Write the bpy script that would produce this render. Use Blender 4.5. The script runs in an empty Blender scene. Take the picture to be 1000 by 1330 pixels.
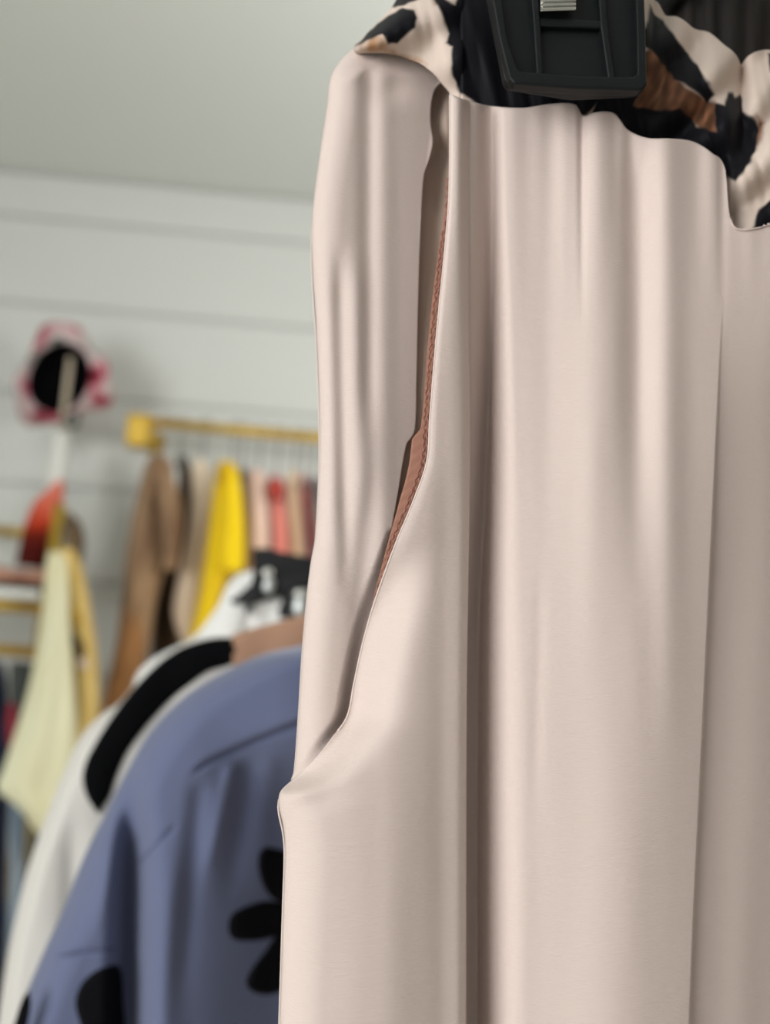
import bpy, math, random
from mathutils import Vector, noise
random.seed(7)
scene = bpy.context.scene
COL = scene.collection

# ------------------------------------------------------------------ camera
F = 1250.0
PITCH, YAW, ROLL = math.radians(8), math.radians(4), math.radians(3.8)
CAM = Vector((0, 0, 1.25))
FWD = Vector((math.sin(YAW)*math.cos(PITCH), math.cos(YAW)*math.cos(PITCH), math.sin(PITCH)))
R0 = Vector((math.cos(YAW), -math.sin(YAW), 0))
U0 = R0.cross(FWD)
RIGHT = R0*math.cos(ROLL) + U0*math.sin(ROLL)
UP = U0*math.cos(ROLL) - R0*math.sin(ROLL)

def ray(px, py):
    return FWD + RIGHT*((px-500)/F) + UP*((665-py)/F)
def at(px, py, Y):
    """Point of the vertical plane y = Y seen at a pixel of the photograph."""
    r = ray(px, py)
    return CAM + r*(Y/r.y)

cd = bpy.data.cameras.new('camera'); cam = bpy.data.objects.new('camera', cd); COL.objects.link(cam)
from mathutils import Matrix
m = Matrix((RIGHT, UP, -FWD)).transposed().to_4x4(); m.translation = CAM
cam.matrix_world = m
cd.sensor_fit = 'AUTO'; cd.sensor_width = 36.0; cd.lens = F/1330*36.0
cd.clip_start = 0.02
cd.dof.use_dof = True; cd.dof.focus_distance = 0.352; cd.dof.aperture_fstop = 5.0
scene.camera = cam

# ------------------------------------------------------------------ helpers
def lerp(a, b, t): return a+(b-a)*t
def clamp(x, a=0., b=1.): return a if x < a else b if x > b else x
def sm(x):
    x = clamp(x); return x*x*(3-2*x)
def gs(x, c, w): return math.exp(-((x-c)/w)**2)
def pl(pts):
    """piecewise-linear function from a sorted list of (x, y)"""
    def f(x):
        if x <= pts[0][0]: return pts[0][1]
        for (a, b), (c, d) in zip(pts, pts[1:]):
            if x <= c: return b+(d-b)*(x-a)/(c-a)
        return pts[-1][1]
    return f
def crv(pts):
    """smooth (Catmull-Rom style, monotone x) function"""
    n = len(pts)
    sl = []
    for i in range(n):
        a = pts[max(0, i-1)]; b = pts[min(n-1, i+1)]
        sl.append((b[1]-a[1])/(b[0]-a[0]))
    def f(x):
        if x <= pts[0][0]: return pts[0][1]
        if x >= pts[-1][0]: return pts[-1][1]
        for i in range(n-1):
            if x <= pts[i+1][0]:
                x0, y0 = pts[i]; x1, y1 = pts[i+1]; h = x1-x0; t = (x-x0)/h
                return ((1+2*t)*(1-t)**2*y0 + t*(1-t)**2*h*sl[i] + t*t*(3-2*t)*y1 + t*t*(t-1)*h*sl[i+1])
    return f
def path(pts, n):
    """n points along a smooth path through pts, by arc length"""
    d = [0.]
    for a, b in zip(pts, pts[1:]): d.append(d[-1]+math.dist(a, b))
    fx = crv([(s, p[0]) for s, p in zip(d, pts)]); fy = crv([(s, p[1]) for s, p in zip(d, pts)])
    return [(fx(d[-1]*i/(n-1)), fy(d[-1]*i/(n-1))) for i in range(n)]
def inpoly(x, y, P):
    c = False; j = len(P)-1
    for i in range(len(P)):
        xi, yi = P[i]; xj, yj = P[j]
        if (yi > y) != (yj > y) and x < (xj-xi)*(y-yi)/(yj-yi)+xi: c = not c
        j = i
    return c
def nz(x, y, z=0., s=1.): return noise.noise(Vector((x*s, y*s, z)))

def wloc(o):
    v = Vector((0, 0, 0))
    while o is not None: v += o.location; o = o.parent
    return v
def obj(name, verts, faces, mat, parent=None, smooth=True, solid=0., attr=None, label=None, sub=0, bevel=0.):
    me = bpy.data.meshes.new(name)
    off = wloc(parent) if parent else Vector((0, 0, 0))
    me.from_pydata([tuple(Vector(v)-off) for v in verts], [], faces)
    me.validate(); me.update()
    if attr:
        a = me.color_attributes.new('print', 'FLOAT_COLOR', 'POINT')
        for i, c in enumerate(attr): a.data[i].color = (c[0], c[1], c[2], 1)
    if smooth:
        for p in me.polygons: p.use_smooth = True
    for mm in (mat if isinstance(mat, list) else [mat]): me.materials.append(mm)
    o = bpy.data.objects.new(name, me); COL.objects.link(o)
    if parent: o.parent = parent
    if label: o['label'] = label
    if bevel:
        b = o.modifiers.new('bevel', 'BEVEL'); b.width = bevel; b.segments = 3; b.limit_method = 'ANGLE'
    if solid:
        s = o.modifiers.new('thickness', 'SOLIDIFY'); s.thickness = solid; s.offset = -1
    if sub:
        s = o.modifiers.new('smooth', 'SUBSURF'); s.levels = sub; s.render_levels = sub
    return o
def thing(name, label, cat, loc=(0, 0, 0), group=None):
    o = bpy.data.objects.new(name, None); COL.objects.link(o); o.location = loc
    o.empty_display_size = .02
    tag(o, label, cat, group); return o
def tag(o, label, cat, group=None):
    o['label'] = label; o['category'] = cat; o['kind'] = 'thing'
    if group: o['group'] = group
    return o
def struct(name, v, f, mat, smooth=False):
    o = obj(name, v, f, mat, smooth=smooth); o['kind'] = 'structure'
    return o
class MB:
    def __init__(s): s.v = []; s.f = []
    def box(s, lo, hi):
        b = len(s.v)
        for z in (lo[2], hi[2]):
            for x, y in ((lo[0], lo[1]), (hi[0], lo[1]), (hi[0], hi[1]), (lo[0], hi[1])): s.v.append((x, y, z))
        s.f += [tuple(b+i for i in q) for q in ((3, 2, 1, 0), (4, 5, 6, 7), (0, 1, 5, 4), (1, 2, 6, 5), (2, 3, 7, 6), (3, 0, 4, 7))]
    def hexa(s, c8):
        b = len(s.v); s.v += [tuple(c) for c in c8]
        s.f += [tuple(b+i for i in q) for q in ((3, 2, 1, 0), (4, 5, 6, 7), (0, 1, 5, 4), (1, 2, 6, 5), (2, 3, 7, 6), (3, 0, 4, 7))]
    def tube(s, pts, r, n=12, cap=True):
        pts = [Vector(p) for p in pts]; b = len(s.v)
        R = r if isinstance(r, list) else [r]*len(pts)
        t0 = (pts[1]-pts[0]).normalized()
        a = t0.orthogonal().normalized()
        for i, p in enumerate(pts):
            t = (pts[min(i+1, len(pts)-1)]-pts[max(i-1, 0)]).normalized()
            a = (a - t*a.dot(t)).normalized(); c = t.cross(a)
            for k in range(n):
                th = 2*math.pi*k/n
                s.v.append(tuple(p + (a*math.cos(th)+c*math.sin(th))*R[i]))
        for i in range(len(pts)-1):
            for k in range(n):
                k2 = (k+1) % n
                s.f.append((b+i*n+k, b+i*n+k2, b+(i+1)*n+k2, b+(i+1)*n+k))
        if cap:
            s.f.append(tuple(b+k for k in reversed(range(n))))
            s.f.append(tuple(b+(len(pts)-1)*n+k for k in range(n)))
    def grid(s, rows):
        b = len(s.v); nr, nc = len(rows), len(rows[0])
        for r in rows: s.v += [tuple(p) for p in r]
        for i in range(nr-1):
            for j in range(nc-1):
                s.f.append((b+i*nc+j, b+(i+1)*nc+j, b+(i+1)*nc+j+1, b+i*nc+j+1))
    def build(s, name, mat, parent=None, **k): return obj(name, s.v, s.f, mat, parent, **k)

# ------------------------------------------------------------------ materials
def srgb(r, g, b):
    f = lambda c: (c/255/12.92) if c/255 <= .04045 else ((c/255+.055)/1.055)**2.4
    return (f(r), f(g), f(b), 1)
def mat(name, col, rough=.6, metal=0., sheen=0., bump=None, vary=None, spec=.5, trans=0., attr=False, coat=0., extra=None):
    M = bpy.data.materials.new(name); M.use_nodes = True
    nt = M.node_tree; N = nt.nodes; L = nt.links
    P = N['Principled BSDF']; out = N['Material Output']
    P.inputs['Base Color'].default_value = col
    P.inputs['Roughness'].default_value = rough
    P.inputs['Metallic'].default_value = metal
    P.inputs['Specular IOR Level'].default_value = spec
    P.inputs['Sheen Weight'].default_value = sheen
    P.inputs['Coat Weight'].default_value = coat
    tc = N.new('ShaderNodeTexCoord')
    src = None
    if attr:
        a = N.new('ShaderNodeVertexColor'); a.layer_name = 'print'; src = a.outputs['Color']
        L.new(src, P.inputs['Base Color'])
    if vary:
        # vary = (second colour, scale, (sx,sy,sz))
        mp = N.new('ShaderNodeMapping'); mp.inputs['Scale'].default_value = vary[2]
        n = N.new('ShaderNodeTexNoise'); n.inputs['Scale'].default_value = vary[1]; n.inputs['Detail'].default_value = 4
        mx = N.new('ShaderNodeMix'); mx.data_type = 'RGBA'
        L.new(tc.outputs['Object'], mp.inputs['Vector']); L.new(mp.outputs['Vector'], n.inputs['Vector'])
        rr = N.new('ShaderNodeValToRGB'); rr.color_ramp.elements[0].position = .38; rr.color_ramp.elements[1].position = .62
        L.new(n.outputs['Fac'], rr.inputs['Fac']); L.new(rr.outputs['Color'], mx.inputs['Factor'])
        mx.inputs['A'].default_value = col; mx.inputs['B'].default_value = vary[0]
        if src: L.new(src, mx.inputs['A'])
        L.new(mx.outputs['Result'], P.inputs['Base Color'])
    if bump:
        # bump = (scale, (sx,sy,sz), strength, distance)
        mp = N.new('ShaderNodeMapping'); mp.inputs['Scale'].default_value = bump[1]
        n = N.new('ShaderNodeTexNoise'); n.inputs['Scale'].default_value = bump[0]; n.inputs['Detail'].default_value = 3
        b = N.new('ShaderNodeBump'); b.inputs['Strength'].default_value = bump[2]; b.inputs['Distance'].default_value = bump[3]
        L.new(tc.outputs['Object'], mp.inputs['Vector']); L.new(mp.outputs['Vector'], n.inputs['Vector'])
        L.new(n.outputs['Fac'], b.inputs['Height']); L.new(b.outputs['Normal'], P.inputs['Normal'])
    if trans:
        tr = N.new('ShaderNodeBsdfTranslucent'); mix = N.new('ShaderNodeMixShader'); mix.inputs['Fac'].default_value = trans
        tr.inputs['Color'].default_value = col
        L.new(P.outputs['BSDF'], mix.inputs[1]); L.new(tr.outputs['BSDF'], mix.inputs[2]); L.new(mix.outputs['Shader'], out.inputs['Surface'])
    return M

SATIN = (.68, .568, .525, 1)
m_satin = mat('champagne_satin', SATIN, .6, sheen=.12, spec=.22, bump=(1., (420, 420, 2600), .5, .0004), trans=0.)
m_lining = mat('pocket_lining_cloth', (.56, .44, .37, 1), .7, bump=(1., (700, 700, 2200), .25, .0002))
m_leopard = mat('leopard_satin', SATIN, .55, spec=.12, attr=True, bump=(1., (700, 700, 1500), .2, .0002))
m_thread = mat('overlock_thread', srgb(150, 104, 88), .8, bump=(1., (2500, 2500, 2500), .6, .0005))
m_facing = mat('pocket_facing_cloth', srgb(154, 108, 90), .75, bump=(1., (900, 900, 2600), .4, .0003))
m_clip = mat('black_plastic', srgb(12, 17, 19), .5, spec=.28, bump=(1., (1500, 1500, 1500), .1, .0002))
m_steel = mat('bright_steel', (.78, .78, .74, 1), .34, 1.)
m_blue = mat('blue_cotton', srgb(100, 108, 138), .85, sheen=.2, spec=.2, bump=(1., (900, 900, 900), .25, .0003))
m_thread_blue = mat('blue_seam_thread', srgb(70, 76, 108), .9)
m_velvet = mat('black_velvet', srgb(14, 14, 18), .95, spec=.1, bump=(1., (1500, 1500, 1500), .5, .001))
m_knit = mat('white_knit', srgb(212, 209, 204), .9, spec=.1, bump=(1., (260, 260, 420), .5, .002))
m_blackknit = mat('black_knit', srgb(8, 9, 11), .95, spec=.08, bump=(1., (400, 400, 400), .3, .001))
m_tan = mat('tan_knit', srgb(178, 140, 116), .9, spec=.1, bump=(1., (400, 400, 400), .3, .001))
m_white = mat('white_cotton', srgb(238, 238, 236), .75, spec=.2, bump=(1., (60, 60, 60), .2, .004))
m_gloss = mat('glossy_black_cloth', srgb(12, 15, 17), .45, spec=.35)
m_wall = mat('white_painted_boards', srgb(215, 218, 214), .55, spec=.3, bump=(1., (6, 6, 60), .12, .003))
m_ceil = mat('ceiling_paint', srgb(226, 230, 226), .8, spec=.15, bump=(1., (30, 30, 30), .05, .003))
m_floor = mat('wood_floor', srgb(200, 197, 190), .5, vary=(srgb(186, 182, 172), 1., (2, 30, 2)))
m_trim = mat('white_trim', srgb(225, 226, 220), .5)
m_gold = mat('brushed_gold', srgb(205, 170, 70), .38, .6)
m_darkbrown = mat('dark_brown_cloth', srgb(19, 15, 13), .85, vary=(srgb(33, 26, 22), 1., (160, 160, 3)), bump=(1., (220, 220, 4), .5, .002))
m_hook = mat('dark_hook_wire', srgb(60, 60, 60), .4, .7)
m_hanger = mat('hanger_plastic', srgb(30, 30, 32), .5)

def cloth(name, rgb, second=None, sc=(18, 18, 5), rough=.85):
    return mat(name, srgb(*rgb), rough, spec=.15, sheen=.15, bump=(1., (120, 120, 40), .3, .004),
               vary=(srgb(*second), 1., sc) if second else None)

# ------------------------------------------------------------------ setting
WY = 2.5
ceil_z = at(200, 237, WY).z
XL, XR, YF = -2.3, 2.6, -3.2
def quad(a, b, c, d): return [a, b, c, d], [(0, 1, 2, 3)]
mb = MB(); mb.box((XL-.1, YF, -.1), (XR+.1, WY+.1, 0)); struct('floor', mb.v, mb.f, m_floor)
mb = MB(); mb.box((XL-.1, YF, ceil_z), (XR+.1, WY+.1, ceil_z+.1)); struct('ceiling', mb.v, mb.f, m_ceil)
# back wall: one mesh of horizontal boards with a small gap and a rounded lip between boards
seam_z = [at(200, y, WY).z for y in (295, 398, 515, 634, 762)]
BH = (seam_z[0]-seam_z[-1])/4
prof = []
z = seam_z[0]+BH*2
zs = []
while z > ceil_z-.002: z -= BH
bounds = [ceil_z]
zz = seam_z[0]
while zz > 0: bounds.append(zz); zz -= BH
bounds.append(0.)
for a, b in zip(bounds, bounds[1:]):
    if a - b < .012: continue
    prof += [(WY+.016, a), (WY+.016, a-.006), (WY+.006, a-.0065), (WY, a-.014), (WY, b+.008), (WY+.006, b+.0005)]
v, f = [], []
for (y, z) in prof: v += [(XL-.1, y, z), (XR+.1, y, z)]
for i in range(len(prof)-1): f.append((2*i, 2*i+2, 2*i+3, 2*i+1))
b = len(v); v += [(XL-.1, WY+.1, 0), (XR+.1, WY+.1, 0), (XL-.1, WY+.1, ceil_z), (XR+.1, WY+.1, ceil_z)]
f += [(b, b+1, b+3, b+2)]
struct('wall_back', v, f, m_wall)
mb = MB(); mb.box((XR, YF, 0), (XR+.1, WY, ceil_z)); struct('wall_right', mb.v, mb.f, mat('taupe_paint', srgb(140, 118, 100), .7))
# left wall with a tall shop window
W0, W1, WZ0, WZ1 = -2.9, -.4, .4, 2.3
mb = MB()
mb.box((XL-.1, YF, 0), (XL, W0, ceil_z)); mb.box((XL-.1, W1, 0), (XL, WY, ceil_z))
mb.box((XL-.1, W0, 0), (XL, W1, WZ0)); mb.box((XL-.1, W0, WZ1), (XL, W1, ceil_z))
struct('wall_left', mb.v, mb.f, m_wall)
mb = MB()
for y in (W0, (W0+W1)/2-.025, W1-.05): mb.box((XL-.08, y, WZ0), (XL-.03, y+.05, WZ1))
for z in (WZ0, WZ1-.05): mb.box((XL-.08, W0, z), (XL-.03, W1, z+.05))
struct('window_1', mb.v, mb.f, m_trim)

# ------------------------------------------------------------------ light
W = bpy.data.worlds.new('daylight'); scene.world = W; W.use_nodes = True
bg = W.node_tree.nodes['Background']; bg.inputs['Color'].default_value = (.93, .97, 1., 1); bg.inputs['Strength'].default_value = .15
def area(name, loc, target, sx, sy, power, col):
    l = bpy.data.lights.new(name, 'AREA'); l.shape = 'RECTANGLE'; l.size = sx; l.size_y = sy; l.energy = power; l.color = col
    o = bpy.data.objects.new(name, l); COL.objects.link(o); o.location = loc
    o.rotation_euler = (Vector(target)-Vector(loc)).to_track_quat('-Z', 'Y').to_euler()
    return o
area('window_daylight', (XL-.25, (W0+W1)/2, 1.45), (0, .5, 1.45), 2.4, 1.8, 112, (1., .99, .975))
pl_ = bpy.data.lights.new('fill_lamp', 'POINT'); pl_.energy = 30; pl_.shadow_soft_size = .14; pl_.color = (1., .985, .96)  # unseen fill light, added to brighten the back wall and ceiling
lo = bpy.data.objects.new('fill_lamp', pl_); COL.objects.link(lo); lo.location = (.75, 1.2, 1.72)
scene.view_settings.view_transform = 'Standard'; scene.view_settings.look = 'None'
scene.view_settings.gamma = 1; scene.view_settings.use_curve_mapping = False
scene.view_settings.exposure = 0.0

# ------------------------------------------------------------------ foreground skirt
Y0 = .36
OL = crv([(40, 470), (58, 462), (70, 445), (95, 430), (140, 424), (200, 415), (285, 405), (350, 406), (430, 411), (560, 415), (690, 410),
          (740, 402), (840, 393), (925, 388), (1000, 382), (1014, 377)])                                       # left outline above the pocket's end
BE = crv([(100, 583), (130, 584), (250, 583), (330, 577), (400, 570), (480, 563), (545, 558), (600, 554), (655, 535), (700, 516), (776, 488), (835, 471),
          (890, 459), (932, 450), (961, 429), (990, 405), (1014, 378), (1028, 364), (1045, 362), (1075, 368), (1100, 370), (1170, 368), (1330, 363), (1560, 355)])
AR = crv([(80, 575), (111, 563), (150, 559), (186, 562), (208, 557), (226, 551), (280, 547), (400, 543), (500, 541), (558, 539), (570, 533), (576, 528), (645, 516), (695, 507), (740, 498), (780, 486)])
TOPB = crv([(575, 116), (586, 122), (600, 128), (620, 134), (640, 138), (680, 140), (715, 135), (748, 136), (757, 150), (772, 146), (790, 145), (800, 149), (815, 168), (840, 179),
            (870, 180), (900, 184), (925, 199), (942, 220), (946, 270), (950, 292), (962, 300), (985, 297), (1000, 293), (1050, 300), (1230, 330)])
TOPA = crv([(440, 66), (466, 60), (500, 57), (520, 62), (545, 73), (565, 86), (580, 100), (600, 118), (660, 130)])
E1 = crv([(120, 610), (300, 608), (400, 608), (600, 610), (900, 606), (1330, 605), (1560, 604)])
E2 = crv([(220, 944), (300, 945), (450, 936), (765, 921), (1000, 910), (1230, 899), (1560, 888)])
D1 = crv([(120, .005), (250, .009), (400, .017), (600, .022), (800, .025), (1560, .027)])
XM = crv([(120, 640), (400, 639), (600, 633), (850, 622), (1560, 620)])        # bottom of the deep pleat
WD = crv([(120, 9), (300, 12), (450, 17), (700, 28), (900, 36), (1560, 40)])
STP = crv([(120, .0), (300, .1), (450, .35), (650, .8), (850, 1.), (1560, 1.)])

def hA(x, y):
    ol, ar = OL(y), AR(y)
    d = x-ol
    h = -.004-.012*(1-math.sqrt(max(0, 1-(1-clamp(d/40))**2)))
    c1 = 441+(y-330)*.02
    h -= .0024*gs(x, c1, 11)*sm((y-300)/90)*(1-sm((y-640)/160))
    h += .0010*gs(x, c1+24, 12)*sm((y-300)/90)*(1-sm((y-600)/160))
    h -= .0016*gs(x, 479-(y-100)*.004, 12)*sm((y-60)/60)*(1-sm((y-480)/120))
    h += .0009*gs(x, 498, 14)*(1-sm((y-700)/100))
    h -= .0013*gs(x, 466-(y-800)*.08, 14)*sm((y-600)/90)
    h -= .011*clamp((x-ol)/140)*(1-.55*sm((y-560)/260))+.003*sm((x-505)/90)
    h -= .006*(1-sm((y-58)/45))
    h -= .0016*gs(math.hypot((x-505), (y-118)*1.4), 0, 24) 
    h += .0007*gs((x-470)*.7+(y-92), 0, 9)*gs(x, 475, 30)
    h += .0006*nz(x*.012, y*.0025, 5.)
    if 840 < y < 990: h += .0003*math.sin(y*.75+x*.25)*gs(x, 425, 22)*gs(y, 920, 50)
    return h
def hB(x, y, ye=None):
    ye = y if ye is None else ye
    e1, e2, xl = E1(ye), E2(ye), BE(ye)
    h = 0.
    top = 1-sm((y-130)/330)
    if x <= e1+.1:
        t = clamp((x-xl)/max(e1-xl, 1))
        low = sm((y-880)/200)
        peak = lerp(.20, .32, low)
        h = lerp(.0035, .0075, sm((y-250)/250)) + lerp(.0045, .008, low)*(1-((t-peak)/(1-peak))**2 if t > peak else 1-.25*((t-peak)/peak)**2)
        h -= .0018*sm((x-(e1-16))/18)**2+.0034*sm((x-(e1-110))/105)*sm((y-220)/260)
        h -= .0004*gs(x, e1-32, 13)*sm((y-250)/200)
        if y > 690:
            h = lerp(h, hA(x, min(y, 1010))+.0030, sm((y-690)/130)*(1-sm((y-1005)/30))*math.exp(-((x-xl)/38)**2))
    else:
        d = D1(y)
        xm = XM(ye)
        if x < xm: h = lerp(hB(e1, y, ye)-d*STP(ye)-.0004, -d, sm((x-e1)/(xm-e1)))
        else: h = -d*clamp(1-(x-xm)/(WD(ye)*1.8))**2.6
        h += .0085*sm((x-610)/230)
        h += .0009*gs(x, 668, 20)*(1-sm((y-350)/200))
        h -= .0007*gs(x, 712, 18)*(1-sm((y-500)/300))
        h += .0013*gs(x, 776+(y-300)*-.02, 24)*(1-sm((y-600)/400))
        h -= .0048*gs(x, 829-(y-300)*.004, 20)*(1-sm((y-420)/420))*sm((y-140)/120)
        h += .0020*gs(x, 868, 20)*(1-sm((y-600)/500))
        h -= .0004*gs(x, 700-(y-800)*.02, 9)*sm((y-700)/100)*(1-sm((y-950)/150))
        k = lerp(.010, .024, sm((y-300)/800))
        if x > 770: h -= k*((min(x, e2)-770)/160)**2*.5
        if x > e2+.1:
            h -= .0055*sm((y-380)/380)
            q = (x-e2)/90
            h -= .008*q*sm((y-300)/300)+.004*q-.0012*gs(q, .75, .3)
    # gathers under the seam
    if y < 520:
        for c, w, a in ((596, 9, .0016), (622, 8, .0014), (662, 20, .002), (700, 14, .0012), (733, 12, .0012), (756, 5, -.003), (775, 12, .0014), (800, 9, -.0012), (818, 10, -.0024),
                        (858, 20, .0022), (905, 12, -.001), (925, 10, .001), (938, 6, -.0016), (975, 12, .002)):
            h += .7*a*gs(x, c, w)*top
    # the rounded left border below the pocket's end
    if y > 1010:
        d = (x-xl)
        h -= .011*(1-math.sqrt(max(0, 1-(1-clamp(d/55))**2)))*sm((y-1005)/30)
        # soft crease that runs from the pocket's end
        u = ((x-408)*.80+(y-1040)*.60); w_ = (-(x-408)*.60+(y-1040)*.80)
        h -= .0016*gs(w_*.55+u*.75, 0, 15)*gs(u*.55-w_*.8, 0, 42)
        h += .0012*gs(math.hypot(x-388, y-1034), 0, 24)
    h += .0007*nz(x*.012, y*.0022, 3.1) + .00015*nz(x*.03, y*.006, 9.)
    return h
rows = []
ys = [lerp(116, 1560, (i/330)) for i in range(331)]
sk = thing('satin_skirt', 'pale champagne satin skirt with a leopard-print waistband hanging large in front', 'skirt', tuple(at(700, 1330, Y0)))
NC = 460
for i, y0 in enumerate(ys):
    xl = BE(y0); r = []
    k = (1-clamp((y0-116)/330))**2
    e1, e2 = E1(y0), E2(y0)
    us = [lerp(xl, e1, q/130) for q in range(131)]+[e1+.6]+[lerp(e1+1.5, e2-.3, q/170) for q in range(171)]+[e2+.8]+[lerp(e2+2, 1230, q/110) for q in range(111)]
    for x in us:
        y = y0+(TOPB(x)-116)*k
        r.append(at(x, y, Y0-hB(x, y, y0)))
    rows.append(r)
mb = MB(); mb.grid(rows); front = mb.build('front_panel', m_satin, sk, solid=.0008)

rows = []
for i in range(261):
    y0 = lerp(56, 1075, i/260); r = []
    k = (1-clamp((y0-56)/140))**2
    yy = min(y0, 1014)
    xl = OL(y0) if y0 < 1014 else 380
    xr = AR(y0) if y0 < 740 else max(AR(y0), BE(y0)+lerp(0, 34, sm((y0-740)/60)))
    for j in range(121):
        x = lerp(xl, xr, j/120)
        y = y0+(TOPA(x)-58)*k
        hh = hA(x, y)
        if y0 > 690: hh -= .0042*sm((x-BE(y0)+20)/22)*(1-.7*sm((y0-930)/60))
        if y0 > 1014: hh -= .01*sm((y0-1010)/20)
        r.append(at(x, y, Y0-hh))
    rows.append(r)
mb = MB(); mb.grid(rows); mb.build('side_panel', m_satin, sk, solid=.0008)
# pocket lining, deep in the mouth of the pocket
rows = []
for i in range(121):
    y = lerp(86, 840, i/120); r = []
    for j in range(41):
        x = lerp(min(AR(y), BE(y))-22, BE(y)+24, j/40)
        h = -.0235-.003*gs(x, 570, 12)+.0045*gs(y, 158, 26)*gs(x, 577, 12)-.004*gs(y, 200, 16)-.003*gs(y, 250, 30)+.005*sm((y-330)/200)
        r.append(at(x, y, Y0-h))
    rows.append(r)
mb = MB(); mb.grid(rows); mb.build('pocket_lining', m_lining, sk, solid=.0006)
# facing strip and the two overlocked threads along the pocket's edge
FW = crv([(225, 1), (260, 3), (300, 6), (360, 9), (440, 10), (555, 11), (572, 22), (640, 19), (700, 11), (770, 3), (790, 1)])
rows = []
for i in range(141):
    y = lerp(228, 786, i/140); r = []
    for j in range(9):
        x = lerp(BE(y)-FW(y), BE(y)+3, j/8)
        r.append(at(x, y, Y0-(hB(BE(y)+1, y)-.0022-.0015*(1-j/8)+.0003*math.sin(y*.4+j))))
    rows.append(r)
mb = MB(); mb.grid(rows); mb.build('pocket_facing', m_facing, sk, solid=.0005, label='orange-brown facing along the pocket edge')
for off, ya, yb in ((2.2, 232, 776), (7.0, 300, 720)):
    pts = []
    n = 220
    for i in range(n+1):
        y = lerp(ya, yb, i/n)
        w = min(off, FW(y)*.75+.4)
        x = BE(y)-w+.9*math.sin(y*.55+off)+.5*math.sin(y*.23)
        pts.append(at(x, y, Y0-(hB(BE(y)+1, y)-.0012+.0002*math.sin(y*1.1))))
    mb = MB(); mb.tube(pts, [.00042+.00016*math.sin(i*1.4) for i in range(n+1)], 7); mb.build('overlock_stitching', m_thread, sk)
# rolled edge of the front panel at the pocket
pts = [at(BE(y)+.6, y, Y0-hB(BE(y)+1, y)+.0003) for y in [lerp(124, 950, i/200) for i in range(201)]]
mb = MB(); mb.tube(pts, .00045, 7); mb.build('rolled_edge', m_satin, sk)
# back of the skirt, closing it round the left side
rows = []
for i in range(161):
    y = lerp(50, 1560, i/160); r = []
    xl = (OL(y) if y < 1014 else BE(y))
    hl = lerp(-.018, .0012, sm((y-1000)/40))
    for j in range(61):
        u = j/60
        x = lerp(xl+1.2, 1230, u**1.3)
        yt = TOPA(x)+5 if x < 590 else max(66, TOPB(x)-22)
        yy_ = lerp(yt, 1560, i/160)
        h = hl-.052*math.sqrt(clamp(u*5))-.006*sm(u*2)+.003*math.sin(x*.05)*sm(u*6)
        r.append(at(x, yy_, Y0-h))
    rows.append(r)
mb = MB(); mb.grid(rows); mb.build('back_panel', m_satin, sk, solid=.0008)

# gathered leopard waistband
WB = crv([(440, 70), (466, 66), (500, 66), (520, 70), (545, 82), (565, 96), (580, 112), (600, 136), (640, 146), (680, 150), (715, 145), (748, 150), (760, 162), (790, 158), (815, 178), (840, 190),
          (870, 192), (900, 196), (925, 212), (942, 250), (950, 305), (965, 310), (1000, 306), (1050, 312), (1230, 340)])
WT = crv([(440, 62), (463, 60), (480, 44), (500, 24), (512, 10), (525, -12), (560, -40), (620, -60), (800, -60), (835, -40), (845, -2), (852, 5), (862, 22), (880, 25), (900, 39), (920, 45), (938, 60), (954, 74), (962, 90), (966, 84),
          (975, 71), (985, 67), (1000, 68), (1040, 90), (1230, 200)])
black = [
 [(462, 63), (474, 50), (490, 35), (508, 22), (525, 13), (537, 16), (541, 25), (538, 36), (524, 46), (515, 53), (503, 54), (498, 48), (488, 52), (474, 57)],
 [(509, 11), (511, 2), (520, -12), (560, -14), (545, 2), (530, 8), (515, 13)],
 [(562, -5), (572, 20), (582, 45), (580, 58), (588, 62), (586, 88), (590, 104), (597, 120), (606, 128), (640, 150), (700, 152), (760, 150), (790, 120), (830, 100), (836, 60), (826, -30), (700, -30), (600, -15), (590, 8)],
 [(760, 160), (790, 100), (835, 110), (822, 138), (860, 146), (880, 140), (896, 152), (905, 166), (925, 170), (932, 172), (930, 150), (928, 136), (940, 138), (943, 122), (950, 122), (953, 130), (960, 124), (966, 130), (967, 146), (978, 152), (986, 172), (986, 190), (975, 212), (965, 226), (958, 236), (945, 230), (938, 216), (900, 200), (840, 195), (800, 175)],
 [(842, 8), (850, 22), (862, 30), (872, 45), (888, 68), (906, 88), (920, 108), (925, 122), (920, 134), (905, 122), (890, 112), (875, 104), (862, 90), (846, 68), (836, 64), (830, 40), (836, 38)],
 [(975, 300), (985, 275), (1000, 262), (1030, 240), (1060, 280), (1060, 320), (985, 320)],
 [(996, 70), (1012, 72), (1016, 95), (1000, 96)],
 [(1100, 150), (1140, 170), (1120, 240), (1090, 220)],
]
brown = [
 [(832, 70), (846, 64), (862, 80), (876, 100), (892, 114), (908, 124), (924, 131), (932, 138), (936, 176), (912, 172), (890, 154), (866, 148), (850, 152), (814, 152), (824, 128), (834, 110)],
 [(470, 60), (490, 48), (503, 50), (505, 58), (520, 68), (545, 74), (556, 86), (530, 78), (505, 66), (480, 64)],
 [(560, -6), (585, -8), (578, 6), (566, 8)],
 [(980, 150), (992, 160), (990, 182), (984, 196)],
]
def dist_edge(x, y, P):
    best = 1e9
    for (ax, ay), (bx, by) in zip(P, P[1:]+P[:1]):
        dx, dy = bx-ax, by-ay; L2 = dx*dx+dy*dy
        t = clamp(((x-ax)*dx+(y-ay)*dy)/L2) if L2 else 0
        d = math.hypot(x-ax-t*dx, y-ay-t*dy)
        if d < best: best = d
    return best
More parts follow.
